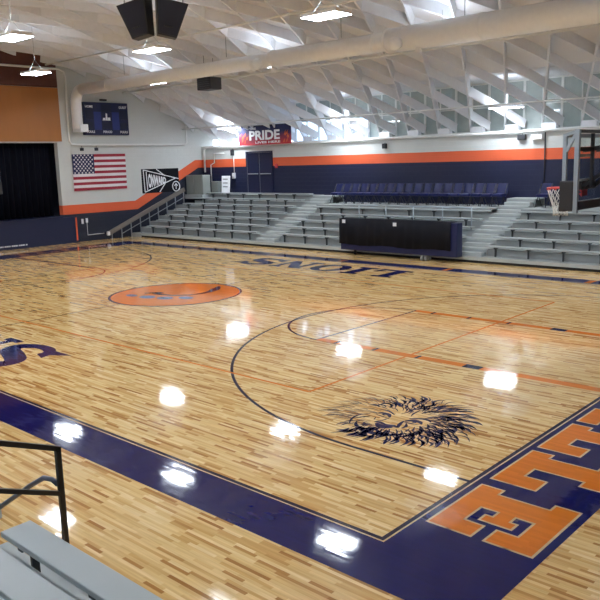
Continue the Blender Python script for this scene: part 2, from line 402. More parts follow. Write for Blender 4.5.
# LIONS along both sidelines (navy slab letters)
LET = {
    'L': (1.25, [[(0, 0), (1.2, 0), (1.25, .55), (1.1, .55), (.95, .22), (.58, .22), (.58, 1.2), (.75, 1.2), (.75, 1.4), (0, 1.4), (0, 1.2), (.2, 1.2), (.2, .2), (0, .2)]]),
    'I': (.75, [[(0, 0), (.75, 0), (.75, .2), (.57, .2), (.57, 1.2), (.75, 1.2), (.75, 1.4), (0, 1.4), (0, 1.2), (.18, 1.2), (.18, .2), (0, .2)]]),
    'N': (1.55, [[(0, 0), (.6, 0), (.6, .18), (.42, .18), (.42, .95), (1.1, 0), (1.38, 0), (1.38, 1.22), (1.55, 1.22), (1.55, 1.4), (.98, 1.4), (.98, 1.22), (1.16, 1.22), (1.16, .55), (.55, 1.4), (0, 1.4), (0, 1.22), (.2, 1.22), (.2, .18), (0, .18)]]),
}
def word(flip):
    x = -15.95; f = (lambda a, b: (a, b)) if not flip else (lambda a, b: (2 * XC - a, 2 * YC - b))
    for ch in 'LIONS':
        mb = MB(); y0 = .58
        if ch in LET:
            w, polys = LET[ch]
            for p in polys: mb.face([f(x + a, y0 + b) + (Z,) for a, b in p])
        elif ch == 'O':
            w = 1.4; n = 40
            for i in range(n):
                t0 = 2 * PI * i / n; t1 = 2 * PI * (i + 1) / n
                P = lambda rx, ry, t_: f(x + .7 + rx * math.cos(t_), y0 + .7 + ry * math.sin(t_)) + (Z,)
                mb.face([P(.7, .72, t0), P(.7, .72, t1), P(.3, .5, t1), P(.3, .5, t0)])
        else:
            w = 1.55
            P = [(1.3, 1.0), (1.12, 1.3), (.62, 1.36), (.24, 1.12), (.36, .86), (.8, .7), (1.22, .52), (1.3, .26), (.95, .07), (.5, .07), (.2, .3)]
            stroke(mb, [f(x + a, y0 + b) for a, b in P], [.09, .12, .13, .19, .2, .21, .2, .19, .14, .12, .08], Z)
            for q in ([(1.12, 1.02), (1.5, .9), (1.42, 1.12), (1.85, 1.36), (1.2, 1.36)], [(.36, .38), (.0, .5), (.06, .28), (-.1, .03), (.3, .06)]):
                mb.face([f(x + a, y0 + b) + (Z * 1.1,) for a, b in q])
        mb.build('sideline_letter', 'p_navy', fl); x += w + .1
word(False); word(True)

# lion head drawn in navy strokes on the maple
lion = MB(); LX, LY = -1.74, 2.73
rnd = random.Random(11)
def oval(a, r): return Vector((LX + (1.06 if math.cos(a) < 0 else .98) * r * math.cos(a), LY + (1.12 if math.sin(a) > 0 else .74) * r * math.sin(a)))
def lock(a, r, ln_, wd, curl=0.):
    """one lock of hair combed outwards and down from the crown"""
    p = oval(a, r); d = Vector((math.cos(a), math.sin(a) - .55)); d.normalize()
    n = Vector((-d.y, d.x)) * (1 if math.cos(a) > 0 else -1)
    q1 = p + d * ln_ * .5 + n * ln_ * (.16 + curl); q2 = p + d * ln_ + n * ln_ * curl * .6
    stroke(lion, [p, q1, q2], [wd * .35, wd, .001], Z, 4)
for i in range(520):
    a = rnd.uniform(-PI, PI); c_, s_ = math.cos(a), math.sin(a); pale = c_ < -.35 and s_ < .75
    r = rnd.uniform(.36, .92)
    if rnd.random() > (.5 if pale else .8): continue
    if s_ < -.5 and r > .75: continue
    lock(a, r, rnd.uniform(.1, .3), rnd.uniform(.004, .009) if pale else rnd.uniform(.006, .016), rnd.uniform(-.1, .15))
for a0, a1, n, ra, rb, wd in ((.25, 1.15, 20, .6, .9, .036), (1.15, 2.1, 20, .5, .82, .034), (2.1, 2.6, 7, .5, .85, .026), (-.75, .25, 18, .58, .88, .036), (-1.4, -.75, 9, .5, .8, .03), (-2.4, -1.5, 9, .45, .75, .022)):
    for k in range(n):
        a = a0 + (a1 - a0) * (k + rnd.uniform(0, 1)) / n
        lock(a, rnd.uniform(ra, rb), rnd.uniform(.16, .34), wd * rnd.uniform(.5, 1), rnd.uniform(-.05, .25))
for k in range(14): lock(PI + rnd.uniform(-.35, .5), rnd.uniform(.75, .95), rnd.uniform(.2, .34), .006, .1)
F_ = lambda L_: [(LX + a * .95 - .05, LY + b * .9 - .02) for a, b in L_]
for pts, ws in (
    ([(-.4, .13), (-.33, .2), (-.22, .2), (-.13, .1)], [.006, .03, .036, .012]), ([(.13, .1), (.22, .2), (.33, .2), (.4, .13)], [.014, .044, .038, .006]),      # eyes
    ([(-.3, .15), (-.24, .14)], [.02, .02]), ([(.24, .14), (.3, .15)], [.022, .022]),
    ([(-.38, .09), (-.26, .07), (-.15, .06)], [.003, .012, .006]), ([(.15, .06), (.26, .07), (.38, .09)], [.008, .016, .004]),
    ([(-.46, .3), (-.32, .34), (-.14, .24)], [.004, .02, .008]), ([(.12, .24), (.32, .36), (.46, .3)], [.01, .034, .006]),
    ([(-.06, .62), (-.05, .48), (-.09, .34)], [.003, .012, .003]), ([(.06, .62), (.05, .48), (.09, .34)], [.003, .016, .003]), ([(.0, .56), (.0, .4)], [.01, .003]),
    ([(-.12, .08), (-.14, -.06), (-.2, -.2)], [.008, .012, .008]), ([(.12, .1), (.15, -.06), (.21, -.2)], [.01, .03, .014]), ([(.2, .04), (.27, -.08), (.26, -.18)], [.004, .026, .006]),
    ([(-.2, -.2), (-.12, -.17), (0, -.2), (.12, -.17), (.2, -.2)], [.012, .03, .02, .034, .014]), ([(-.14, -.23), (0, -.3), (.14, -.23)], [.02, .07, .024]),        # nose
    ([(0, -.34), (0, -.44)], [.014, .014]), ([(0, -.44), (-.14, -.53), (-.32, -.49), (-.42, -.34)], [.012, .03, .026, .006]),                                    # mouth
    ([(0, -.44), (.14, -.53), (.32, -.49), (.44, -.3)], [.012, .042, .04, .008]), ([(-.28, -.57), (-.1, -.6), (.1, -.6), (.3, -.56)], [.012, .04, .05, .016]),
    ([(-.2, -.7), (0, -.76), (.22, -.7)], [.006, .024, .006]),
    ([(-.32, -.32), (-.26, -.34)], [.01, .01]), ([(-.28, -.4), (-.2, -.41)], [.01, .01]), ([(-.38, -.42), (-.33, -.44)], [.009, .009]), ([(.26, -.32), (.32, -.3)], [.01, .01]), ([(.2, -.41), (.28, -.4)], [.01, .01]),
    ([(-.6, .44), (-.56, .62), (-.42, .6), (-.38, .46)], [.01, .024, .02, .006]), ([(.4, .48), (.46, .64), (.58, .62), (.62, .46)], [.01, .03, .04, .01]), ([(.47, .47), (.53, .55), (.57, .47)], [.02, .03, .01]),
    ([(.42, .06), (.54, -.1), (.52, -.3), (.44, -.5)], [.008, .04, .05, .012]), ([(.46, .2), (.56, .08)], [.004, .03]), ([(-.46, .06), (-.56, -.1), (-.54, -.3), (-.44, -.5)], [.004, .016, .016, .004]),
    ([(.38, -.02), (.44, -.16)], [.004, .018]), ([(-.4, -.02), (-.44, -.14)], [.003, .01]), ([(-.3, -.02), (-.26, -.12)], [.003, .01]), ([(.36, -.12), (.38, -.26)], [.004, .02])):
    stroke(lion, F_(pts), ws, Z, 5)
for k in range(20):                       # beard
    x = rnd.uniform(-.34, .36); lx = LX - .05 + x; y0 = LY - .6 - rnd.uniform(-.02, .08) + .3 * x * x
    stroke(lion, [(lx, y0), (lx + x * .1 + .02, y0 - .1), (lx + x * .3 - .02, y0 - rnd.uniform(.14, .26))], [.006, rnd.uniform(.012, .03), .001], Z, 4)
lion.build('lion_head_emblem', 'p_navy', fl)

# ------------------------------------------------------------------ walls
OUT = .3
def kink(off):   # sloping stripe on the stage-end wall
    return [(17.73 - off * .3, 1.36 + off), (21.9 - off * .45, 3.36 + off * .95), (22.2, 3.36 + off * .95)]
wl = MB()
def yz(pts, x=XL): return [(x, a, b) for a, b in pts]
yy = [13.45 + (23.1 - 13.45) * i / 20 for i in range(21)]
arch_r = [(y, zr(y)) for y in yy]
top = kink(.44); bot = kink(0)
wl.m(0).prism(yz([(13.45, 1.80)] + top + [(23.1, 3.78)] + arch_r[::-1]), (-OUT, 0, 0))
wl.m(1).prism(yz([(13.45, 1.36)] + bot + [(23.1, 3.36), (23.1, 3.78)] + top[::-1] + [(13.45, 1.80)]), (-OUT, 0, 0))
wl.m(2).prism(yz([(13.45, 0), (23.1, 0), (23.1, 3.36)] + bot[::-1] + [(13.45, 1.36)]), (-OUT, 0, 0))
ya = [1.65 + (13.45 - 1.65) * i / 20 for i in range(21)]
wl.m(0).prism(yz([(1.65, 4.72), (13.45, 4.72)] + [(y, zr(y)) for y in ya[::-1]]), (-OUT, 0, 0))
yb = [-8.1 + (1.65 + 8.1) * i / 20 for i in range(21)]
wl.m(0).prism(yz([(-8.1, 1.8), (1.65, 1.8)] + [(y, zr(y)) for y in yb[::-1]]), (-OUT, 0, 0))
wl.m(1).prism(yz([(-8.1, 1.36), (1.65, 1.36), (1.65, 1.8), (-8.1, 1.8)]), (-OUT, 0, 0))
wl.m(2).prism(yz([(-8.1, 0), (1.65, 0), (1.65, 1.36), (-8.1, 1.36)]), (-OUT, 0, 0))
wl = struct(wl.build('wall_left', ['white_wall', 'orange_wall', 'dark_wall']))
wb = MB()
wb.m(0).box(XL, XR, YF, YF + .3, 3.78, 4.38); wb.m(1).box(XL, XR, YF, YF + .3, 3.36, 3.78); wb.m(2).box(XL, XR, YF, YF + .3, 0, 3.36)
struct(wb.build('wall_back', ['white_wall', 'orange_wall', 'navy_wall']))
wn = MB()
wn.m(0).box(XL, XR, YN - .3, YN, 3.78, 5.6); wn.m(1).box(XL, XR, YN - .3, YN, 3.36, 3.78); wn.m(2).box(XL, XR, YN - .3, YN, 0, 3.36)
struct(wn.build('wall_front', ['white_wall', 'orange_wall', 'navy_wall']))
wr = MB(); yc_ = [-8.1 + 31.2 * i / 40 for i in range(41)]
wr.m(0).prism([(XR, -8.1, 3.78), (XR, 23.1, 3.78)] + [(XR, y, zr(y)) for y in yc_[::-1]], (OUT, 0, 0))
wr.m(1).box(XR, XR + OUT, -8.1, 23.1, 3.36, 3.78); wr.m(2).box(XR, XR + OUT, -8.1, 23.1, 0, 3.36)
struct(wr.build('wall_right', ['white_wall', 'orange_wall', 'navy_wall']))
# ledge and pipe-like plate along the top of the back wall
struct(MB().box(XL, XR, YF, 23.35, 4.38, 4.5).build('trim_1', 'white'))
struct(MB().tube([(XL + .35, YF - .1, 3.1), (XL + .35, YF - .1, 4.3), (XL + .5, YF - .1, 4.42), (XR, YF - .1, 4.42)], .05, 10).build('trim_2', 'white'))

# ------------------------------------------------------------------ roof
XW = -22.3                                   # clerestory begins here
YD = 19.95                                   # roof boards stop here beside the clerestory
def deck(x0, x1, ya, yb, n):
    mb = MB()
    for i in range(n):
        y0 = ya + (yb - ya) * i / n; y1 = ya + (yb - ya) * (i + 1) / n
        mb.prism([(x0, y0, zr(y0)), (x0, y1, zr(y1)), (x0, y1, zr(y1) + .12), (x0, y0, zr(y0) + .12)], (x1 - x0, 0, 0))
    return mb
dk = deck(XL - OUT, XR + OUT, -8.1, YD, 40)
d2 = deck(XL - OUT, XW, YD, 23.1, 8); dk._add(d2.v, d2.f)
dk.box(XW - .05, XR + OUT, YD - .02, 23.4, zr(YD) - .02, zr(YD) + .1)         # flat roof over the clerestory
dk.prism([(XW - .05, YD, zr(YD)), (XW - .05, 23.3, zr(YD)), (XW - .05, 23.3, 4.4)], (.05, 0, 0))
cl = struct(dk.build('ceiling', 'ceil'))
SL = .44; sA = -math.asin((YC + 8.0) / RR) * RR; sB = math.asin((22.95 - YC) / (RR - .17)) * RR
def arc(x, s, dd):
    th = s / RR; return Vector((x, YC + (RR - dd) * math.sin(th), ZC + (RR - dd) * math.cos(th)))
nrib = 0
for fam in (1, -1):
    for k in range(-30, 60):
        # node at s=15.4 sits at x = -8.68 + 1.54 k
        xk = -8.68 + 1.54 * k
        fx = lambda s: xk + fam * SL * (s - 15.4)
        # clip in x
        lo, hi = sA, sB
        e1 = 15.4 + (XL + .03 - xk) / (fam * SL); e2 = 15.4 + (XR - .03 - xk) / (fam * SL)
        lo = max(lo, min(e1, e2)); hi = min(hi, max(e1, e2))
        if hi - lo < .5: continue
        n = max(2, int((hi - lo) / .8)); L_ = []
        mb = MB(); t = Vector((1, 0, 0)) * .035
        for i in range(n + 1):
            s = lo + (hi - lo) * i / n
            a = arc(fx(s), s, -.01); b = arc(fx(s), s, .36)
            L_.append([(a - t)[:], (a + t)[:], (b + t)[:], (b - t)[:]])
        vs = [v for q in L_ for v in q]; fs = [(0, 1, 2, 3), tuple(4 * n + j for j in (3, 2, 1, 0))]
        for i in range(n):
            for j in range(4): fs.append((4 * i + j, 4 * i + (j + 1) % 4, 4 * i + 4 + (j + 1) % 4, 4 * i + 4 + j))
        mb._add(vs, fs); mb.build('lattice_rib', 'rib', cl); nrib += 1
bk = MB()
for k in range(-8, 10): bk.box(-8.68 + 1.54 * k - .28, -8.68 + 1.54 * k + .28, 22.62, 22.86, 4.5, 4.74)
bk.build('ledge_block', 'rib', cl)
# clerestory windows
for i in range(18):
    x0 = XW + 1.54 * i; x1 = min(x0 + 1.54, XR)
    f = MB(); Y0, Y1 = 23.2, 23.28; z0, z1 = 4.5, zr(YD) - .02
    f.box(x0, x0 + .05, Y0, Y1, z0, z1); f.box(x1 - .05, x1, Y0, Y1, z0, z1); f.box(x0 + .05, x1 - .05, Y0, Y1, z0, z0 + .06); f.box(x0 + .05, x1 - .05, Y0, Y1, z1 - .06, z1)
    xm = (x0 + x1) / 2; zm = z0 + 1.0
    f.box(xm - .025, xm + .025, Y0, Y1, z0 + .06, z1 - .06); f.box(x0 + .05, x1 - .05, Y0, Y1, zm - .025, zm + .025)
    w = struct(f.build('window_%d' % (i + 1), 'white'))
    MB().box(x0 + .04, x1 - .04, 23.235, 23.245, z0 + .04, zm).build('pane', 'pane_clear' if i <= 2 else 'pane_dusty', w); MB().box(x0 + .04, x1 - .04, 23.235, 23.245, zm, z1 - .04).build('pane', 'pane_dusty', w)

# ------------------------------------------------------------------ stage end
sf = MB().box(XL + .02, XL + .1, .9, 14.16, 0, 1.24)
sf = struct(sf.build('trim_3', 'stage_navy'))
MB().box(XL - 4, XL + .14, 1.65, 13.34, 1.24, 1.3).build('stage_floor', 'stage_navy', sf)
MB().box(XL + .1, XL + .112, 14.0, 14.08, .1, 1.2).build('edge_stripe', 'orange_wall', sf)
tx = MB()
for k in range(22): tx.box(XL + .1, XL + .106, 9.6 + k * .085, 9.6 + k * .085 + (.06 if k % 4 else .03), .12, .18)
tx.build('small_print', 'txt', sf)
struct(MB().box(XL - 4.2, XL - 4.0, 1.0, 14, 0, 5.4).build('trim_4', 'curtain'))
struct(MB().box(XL - 4.2, XL - .3, 13.45, 13.55, 0, 5.4).box(XL - 4.2, XL - .3, 1.55, 1.65, 0, 5.4).box(XL - 4.2, XL - .3, 1.55, 13.45, 5.0, 5.1).build('trim_5', 'curtain'))
cu = MB(); n = 240; L_ = []
for i in range(n + 1):
    y = 1.75 + 11.5 * i / n; xo = XL - .55 + .07 * math.sin(i * 1.05) + .03 * math.sin(i * .37)
    L_.append((xo, y))
vs = [(x, y, z) for x, y in L_ for z in (1.31, 4.95)] + [(x - .03, y, z) for x, y in L_ for z in (1.31, 4.95)]
o_ = 2 * (n + 1); fs = []
for i in range(n):
    a = 2 * i; fs += [(a, a + 2, a + 3, a + 1), (o_ + a, o_ + a + 1, o_ + a + 3, o_ + a + 2), (a + 1, a + 3, o_ + a + 3, o_ + a + 1), (a, o_ + a, o_ + a + 2, a + 2)]
cu._add(vs, fs, True)
tag(cu.build('stage_curtain', 'curtain'), 'black pleated curtain closing the stage opening under the wood panel', 'curtain')
yp = [1.35 + (13.65 - 1.35) * i / 16 for i in range(17)]
wp = MB().box(XL + .02, XL + .08, 1.35, 13.66, 4.78, 7.2)
wp = tag(wp.build('wood_panel', 'ply'), 'orange-brown plywood panel above the stage curtain', 'wall panel')
MB().prism([(XL + .02, 1.35, 7.22), (XL + .02, 13.65, 7.22)] + [(XL + .02, y, zr(y) - .03) for y in yp[::-1]], (.07, 0, 0)).build('upper_board', 'brown', wp)['label'] = 'dark brown upper boards'
# white conduit looping over the stage wall
tag(MB().tube([(XL + .16, 1.3, 8.05), (XL + .16, 13.75, 8.05), (XL + .16, 14.0, 7.95), (XL + .16, 14.05, 7.7), (XL + .16, 14.0, 4.8), (XL + .16, 14.1, 4.65), (XL + .16, 14.4, 4.62), (XL + .16, 20.9, 4.6), (XL + .16, 21.05, 4.72), (XL + .16, 21.05, 5.6)], .05, 8).build('wall_pipe', 'white'),
    'white pipe bending down the wall beside the wood panel and above the flag', 'pipe')
for y, lb in ((14.62, 'small dark box under the white pipe, nearest the stage'), (15.42, 'small dark box under the white pipe, just above the flag')):
    tag(MB().bbox(XL, XL + .1, y, y + .16, 4.34, 4.48, .01).tube([(XL + .05, y + .08, 4.47), (XL + .05, y + .08, 4.6)], .012, 6).build('wall_box', 'dark'), lb, 'wall device')
tag(MB().bbox(XL, XL + .06, 14.38, 14.48, .86, 1.1, .01).build('outlet_cover', 'txt'), 'white outlet cover on the dark wall, nearest the stage', 'outlet')
tag(MB().bbox(XL, XL + .06, 14.62, 14.72, .9, 1.12, .01).tube([(XL + .03, 14.67, .92), (XL + .03, 14.67, .3), (XL + .03, 15.6, .3)], .015, 6).build('outlet_cover', 'txt'),
    'white outlet cover with a thin conduit running along the dark wall', 'outlet')

# flag
fg = MB(); fy0, fy1, fz0, fz1 = 14.12, 17.13, 2.45, 4.18; nx = 30
wx = lambda y, z: XL + .05 + .02 * math.sin((y - fy0) * 4.1 + (z - fz0) * .8)
hz = (fz1 - fz0) / 13; cy = fy0 + (fy1 - fy0) * .4; cz = fz1 - 7 * hz
for i in range(nx):
    y0 = fy0 + (fy1 - fy0) * i / nx; y1 = fy0 + (fy1 - fy0) * (i + 1) / nx
    for k in range(13):
        z1 = fz1 - k * hz; z0 = z1 - hz
        if k < 7 and y1 <= cy + 1e-6: fg.m(2)
        else: fg.m(0 if k % 2 == 0 else 1)
        fg.prism([(wx(y0, z0), y0, z0), (wx(y1, z0), y1, z0), (wx(y1, z1), y1, z1), (wx(y0, z1), y0, z1)], (-.012, 0, 0))
fo = tag(fg.build('wall_flag', ['flag_red', 'flag_white', 'flag_blue']), 'red white and blue striped flag with stars hanging flat on the white wall', 'flag')
st = MB()
for r in range(9):
    for c_ in range(6 if r % 2 == 0 else 5):
        y = fy0 + (cy - fy0) * ((c_ + .5) / 6 + (0 if r % 2 == 0 else 1 / 12)); z = fz1 - (fz1 - cz) * (r + .5) / 9
        P = []
        for q in range(10):
            rr_ = .062 if q % 2 == 0 else .026; a = PI / 2 + q * PI / 5
            P.append((wx(y, z) + .004, y + rr_ * math.cos(a), z + rr_ * math.sin(a)))
        st.face(P)
st.build('star_field', 'flag_white', fo)

# scoreboard
sy0, sy1, sz0, sz1 = 14.84, 17.36, 5.08, 6.63; sx = XL + .02
so = thing('scoreboard', 'navy electronic scoreboard mounted high on the white wall above the flag', 'scoreboard', (sx, (sy0 + sy1) / 2, sz0))
MB().bbox(sx, sx + .2, sy0, sy1, sz0, sz1, .02).build('cabinet', 'sb', so)
X = sx + .2
MB().box(X, X + .012, sy0 + .55, sy0 + .95, sz0 + .25, sz0 + 1.1).build('side_panel', 'sb_blue', so)
MB().box(X, X + .012, sy1 - .95, sy1 - .55, sz0 + .25, sz0 + 1.1).build('side_panel', 'sb_blue', so)
for a, b, c_, d in ((.1, .5, .75, 1.2), (2.0, 2.42, .75, 1.2), (.98, 1.54, 1.1, 1.45), (1.0, 1.5, .3, .62), (.1, .45, .3, .6), (2.05, 2.4, .3, .6)):
    MB().box(X, X + .015, sy0 + a, sy0 + b, sz0 + c_, sz0 + d).build('score_window', 'sb_dark', so)
R_, U_ = (0, 1, 0), (0, 0, 1); X2 = X + .02
for s_, a, b in (('HOME', .3, 1.28), ('GUEST', 2.2, 1.28), ('FOULS', .32, .1), ('PERIOD', 1.26, .1), ('FOULS', 2.2, .1)):
    t_ = MB(); put_text(t_, s_, .15, (X2, sy0 + a, sz0 + b), R_, U_, .004, None, True); t_.build('caption', 'txt', so)
lg = MB()
for a, b, w_, h_ in ((1.21, .83, .08, .2), (1.02, .7, .44, .03), (1.05, .72, .12, .1), (1.2, .72, .1, .13), (1.33, .72, .12, .12)): lg.box(X, X + .02, sy0 + a, sy0 + a + w_, sz0 + b, sz0 + b + h_)
lg.build('white_emblem', 'txt', so)
tag(MB().bbox(XL, XL + .12, 15.9, 16.25, 6.72, 6.8, .01).build('wall_horn', 'dark'), 'small dark horn mounted just above the navy scoreboard', 'horn')

# ONWARD banner
px = XL + .001
bo = tag(MB().box(px, px + .015, 18.08, 20.5, 2.14, 3.38).build('pennant_banner', 'cloth_black'), 'black cloth banner with a white pennant outline reading ONWARD', 'banner')
q = MB(); xx = px + .02; PZ = lambda a, b: (xx, 18.08 + a, 2.14 + b)
for a, b in (((.12, 1.2), (.16, .06)), ((.12, 1.2), (2.4, .68)), ((.16, .06), (2.2, .72)), ((.95, 1.22), (1.5, .86)), ((1.5, .48), (1.1, .03)), ((.3, 1.1), (.33, .16))):
    q.bar(PZ(*a), PZ(*b), .012, .045, (0, 0, 1) if abs(a[0] - b[0]) > .1 else (0, 1, 0))
q.build('pennant_outline', 'txt', bo)
q = MB()
vs, fs, w_ = text_polys('ONWARD', 1., .05)
hgt = max(v[1] for v in vs); out = []
for a, b in vs:
    u = a / w_; h = .78 - .5 * u; out.append((xx, 18.08 + .4 + u * 1.15, 2.14 + .63 + (b / hgt - .5) * h))
q._add(out, fs); q.build('banner_lettering', 'txt', bo)
q = MB(); cy_, cz_ = 20.28, 2.42
q.tube([(xx + .01, cy_ + .24 * math.cos(2 * PI * i / 24), cz_ + .26 * math.sin(2 * PI * i / 24)) for i in range(24)], .028, 6, True)
q.bar((xx, cy_, cz_ - .15), (xx, cy_, cz_ + .13), .012, .05, (0, 1, 0)); q.bar((xx, cy_ - .11, cz_ + .02), (xx, cy_, cz_ + .15), .012, .045); q.bar((xx, cy_ + .11, cz_ + .02), (xx, cy_, cz_ + .15), .012, .045)
q.build('round_emblem', 'txt', bo)

# ------------------------------------------------------------------ back wall things
dr = MB(); Y = YF - .06
dr.box(-24.92, -24.86, Y, YF - .001, 1.95, 4.12); dr.box(-23.06, -23.0, Y, YF - .001, 1.95, 4.12); dr.box(-24.86, -23.06, Y, YF - .001, 4.06, 4.12)
do = struct(dr.build('door_1', 'door'))
for x0, x1 in ((-24.855, -23.97), (-23.95, -23.065)):
    lf = MB().bbox(x0, x1, Y + .015, YF - .002, 1.96, 4.05, .005).build('door_leaf', 'door', do)
    MB().bbox(x0 + .1, x1 - .06, Y - .05, Y + .016, 2.95, 3.0, .01).build('panic_bar', 'steel', lf)
    MB().box(x0 + .02, x0 + .03, Y + .008, Y + .02, 1.98, 4.03).build('door_edge_strip', 'steel', lf)
# wall-mounted bits
for nm, x, z, w_, h_, mt, lb, ct in (
    ('wall_speaker', -16.1, 4.0, .2, .22, 'dark', 'small dark speaker on the white band of the back wall above the navy chairs', 'speaker'),
    ('wall_speaker', -9.68, 4.12, .32, .2, 'dark', 'small dark box on the white wall band, beside the white emergency light', 'speaker'),
    ('emergency_light', -9.13, 4.1, .45, .2, 'white_metal', 'white emergency light on the wall band left of the hoop', 'light'),
    ('wall_speaker', -26.0, 3.95, .16, .3, 'dark', 'small dark box on the wall left of the navy double door', 'speaker'),
    ('fire_alarm', -22.75, 3.25, .1, .2, 'ban_red', 'small red alarm on the wall right of the navy double door', 'alarm'),
    ('switch_box', -25.95, 2.75, .16, .3, 'txt', 'white switch box on the navy wall left of the double door', 'switch')):
    tag(MB().bbox(x, x + w_, YF - .14, YF - .0005, z, z + h_, .015).tube([(x + w_ / 2, YF - .03, z + h_ - .02), (x + w_ / 2, YF - .03, z + h_ + .04)], .015, 6).build(nm, mt), lb, ct)
tag(MB().tube([(-8.6, YF - .03, 1.94), (-8.6, YF - .03, 4.37)], .022, 6).build('conduit', 'dark'), 'thin dark conduit running up the back wall left of the hoop', 'conduit')
tag(MB().tube([(-25.87, YF - .03, 3.07), (-25.87, YF - .03, 3.94)], .022, 6).build('conduit', 'white'), 'thin pale conduit above the switch box left of the double door', 'conduit')
tag(MB().tube([(-27.7, YF - .05, 2.0), (-27.7, YF - .05, 3.5), (-27.4, YF - .05, 3.6), (-27.4, YF - .05, 4.1), (-26.6, YF - .05, 4.1)], .03, 6).build('conduit', 'white'), 'white conduit in the corner behind the grey cabinet', 'conduit')

# PRIDE banner hung from the roof lattice
by = 21.75
Pb = MB(); bx0, bx1, bz0, bz1 = -24.95, -21.27, 4.42, 5.36
ban = thing('hanging_banner', 'navy and red hanging banner reading THE PRIDE above the double door', 'banner', ((bx0 + bx1) / 2, by, bz0))
MB().box(bx0, bx1, by, by + .02, bz0, bz1).build('banner_cloth', 'banner', ban)
MB().tube([(bx0 - .05, by + .01, bz1), (bx1 + .05, by + .01, bz1)], .025, 8).tube([(bx0 + .3, by + .01, bz1), (bx0 + .3, by + .01, 5.75)], .012, 6).tube([(bx1 - .3, by + .01, bz1), (bx1 - .3, by + .01, 5.75)], .012, 6).build('banner_rod', 'dark', ban)
q = MB(); put_text(q, 'PRIDE', .62, (bx0 + .78, by - .005, bz0 + .24), (1, 0, 0), (0, 0, 1), .022, 2.15)
put_text(q, 'THE', .14, (bx0 + .78, by - .005, bz0 + .76), (1, 0, 0), (0, 0, 1), .004, .5)
put_text(q, 'LIVES HERE', .14, (bx0 + 1.2, by - .005, bz0 + .07), (1, 0, 0), (0, 0, 1), .004, 1.75)
q.build('banner_lettering', 'txt', ban)
rnd = random.Random(3)
for s_ in (.08, 3.0):
    q = MB()
    for k in range(9):
        x = bx0 + s_ + rnd.uniform(0, .5); z = bz0 + rnd.uniform(.05, .5)
        q.face([(x, by - .004, z), (x + .09, by - .004, z + .03), (x + .13, by - .004, z + .2), (x + .04, by - .004, z + .12)])
    q.build('flame_print', 'fl_or', ban)

# ------------------------------------------------------------------ bleachers
Y0, DY, Z0, DZ = 17.55, .6, .55, .25
def bleacher(label, x0, x1, rows, plat=None, brk=1.18, off=.35, top=None):
    t_ = thing('bleacher_section', label, 'bleachers', ((x0 + x1) / 2, Y0 + 1.5, 0), 'grey bleacher sections')
    MB().box(x0, x1, Y0 - .37, Y0 - .34, .085, .2).build('front_board', 'bl_fascia', t_)
    MB().box(x0, x1, Y0 - .355, Y0 - .3, .0, .085).build('toe_kick', 'rubber', t_)
    for k in range(rows):
        y = Y0 + DY * k; z = Z0 + DZ * k; dz = .18 + DZ * k; x0k = x0 if top is None or k < rows - 1 else top
        MB().box(x0k, x1, y - .35, y + .25, dz - .04, dz).build('deck_board', 'bl_deck', t_)
        MB().box(x0k, x1, y + .25, y + .27, dz, dz + DZ - .04 if k < rows - 1 or plat is None else plat - .06).build('riser', 'bl_riser', t_)
        seat = MB().bbox(x0k, x1, y, y + .27, z - .05, z, .012).build('seat_plank', 'bl_seat', t_)
        x = x0k + (off if k % 2 == 0 else off + brk * .5)
        while x < x1 - .1:
            MB().box(x - .03, x + .03, y + .05, y + .25, z - .1, z - .05).box(x - .02, x + .02, y + .1, y + .16, dz, z - .1).build('seat_bracket', 'bracket', t_); x += brk
    if plat is not None:
        MB().box(x0, x1, Y0 + DY * (rows - 1) + .24, YF - .01, plat - .06, plat).build('platform_deck', 'concrete', t_)
        MB().box(x0, x1, YF - .08, YF - .02, 0, plat - .06).build('platform_support', 'bl_riser', t_)
    else:
        MB().box(top, x1, Y0 + DY * (rows - 1) + .27, YF - .01, 1.87, 1.95).build('landing_deck', 'concrete', t_)
        MB().box(x0, x1, YF - .08, YF - .02, 0, 1.87).build('landing_support', 'bl_riser', t_)
    return t_
A1 = (-19.62, -18.4); A2 = (-9.72, -8.55)
bleacher('long grey bleacher section with seven rows below the navy double door', -27.6, A1[0] - .01, 7, top=-27.0)
bleacher('grey bleacher section between the two aisles, behind the black-covered table', A1[1] + .01, A2[0] - .01, 5, 1.62)
bR = bleacher('grey bleacher section at right, behind the basketball hoop', A2[1] + .01, 3.6, 5, 1.62)
def aisle(label, x0, x1, n):
    t_ = thing('aisle_stairs', label, 'stairs', ((x0 + x1) / 2, Y0 + 1.5, 0), 'aisle stairs through the bleachers')
    MB().box(x0, x1, Y0 - .37, Y0 - .34, .085, .2).build('front_board', 'bl_fascia', t_)
    MB().box(x0, x1, Y0 - .355, Y0 - .3, .0, .085).build('toe_kick', 'rubber', t_)
    for k in range(n):
        y = Y0 + DY * k; dz = .18 + DZ * k
        MB().box(x0, x1, y - .35, y + .25, dz - .05, dz).build('step', 'step', t_)
        MB().box(x0, x1, y + .23, y + .25, dz, dz + DZ - .05).build('step_riser', 'bl_seat', t_)
        MB().bbox(x0 + .06, x1 - .06, y - .07, y + .23, dz, dz + .125, .01).build('half_step', 'step', t_)
    y = Y0 + DY * (n - 1) + .25
    MB().box(x0, x1, y, YF - .01, .18 + DZ * n - .05, .18 + DZ * n).build('top_landing', 'step', t_)
    MB().box(x0, x1, YF - .08, YF - .02, 0, .18 + DZ * n - .05).build('landing_support', 'bl_riser', t_)
aisle('pale grey aisle stairs left of the black-covered table', A1[0], A1[1], 7)
aisle('pale grey aisle stairs right of the black-covered table', A2[0], A2[1], 7)
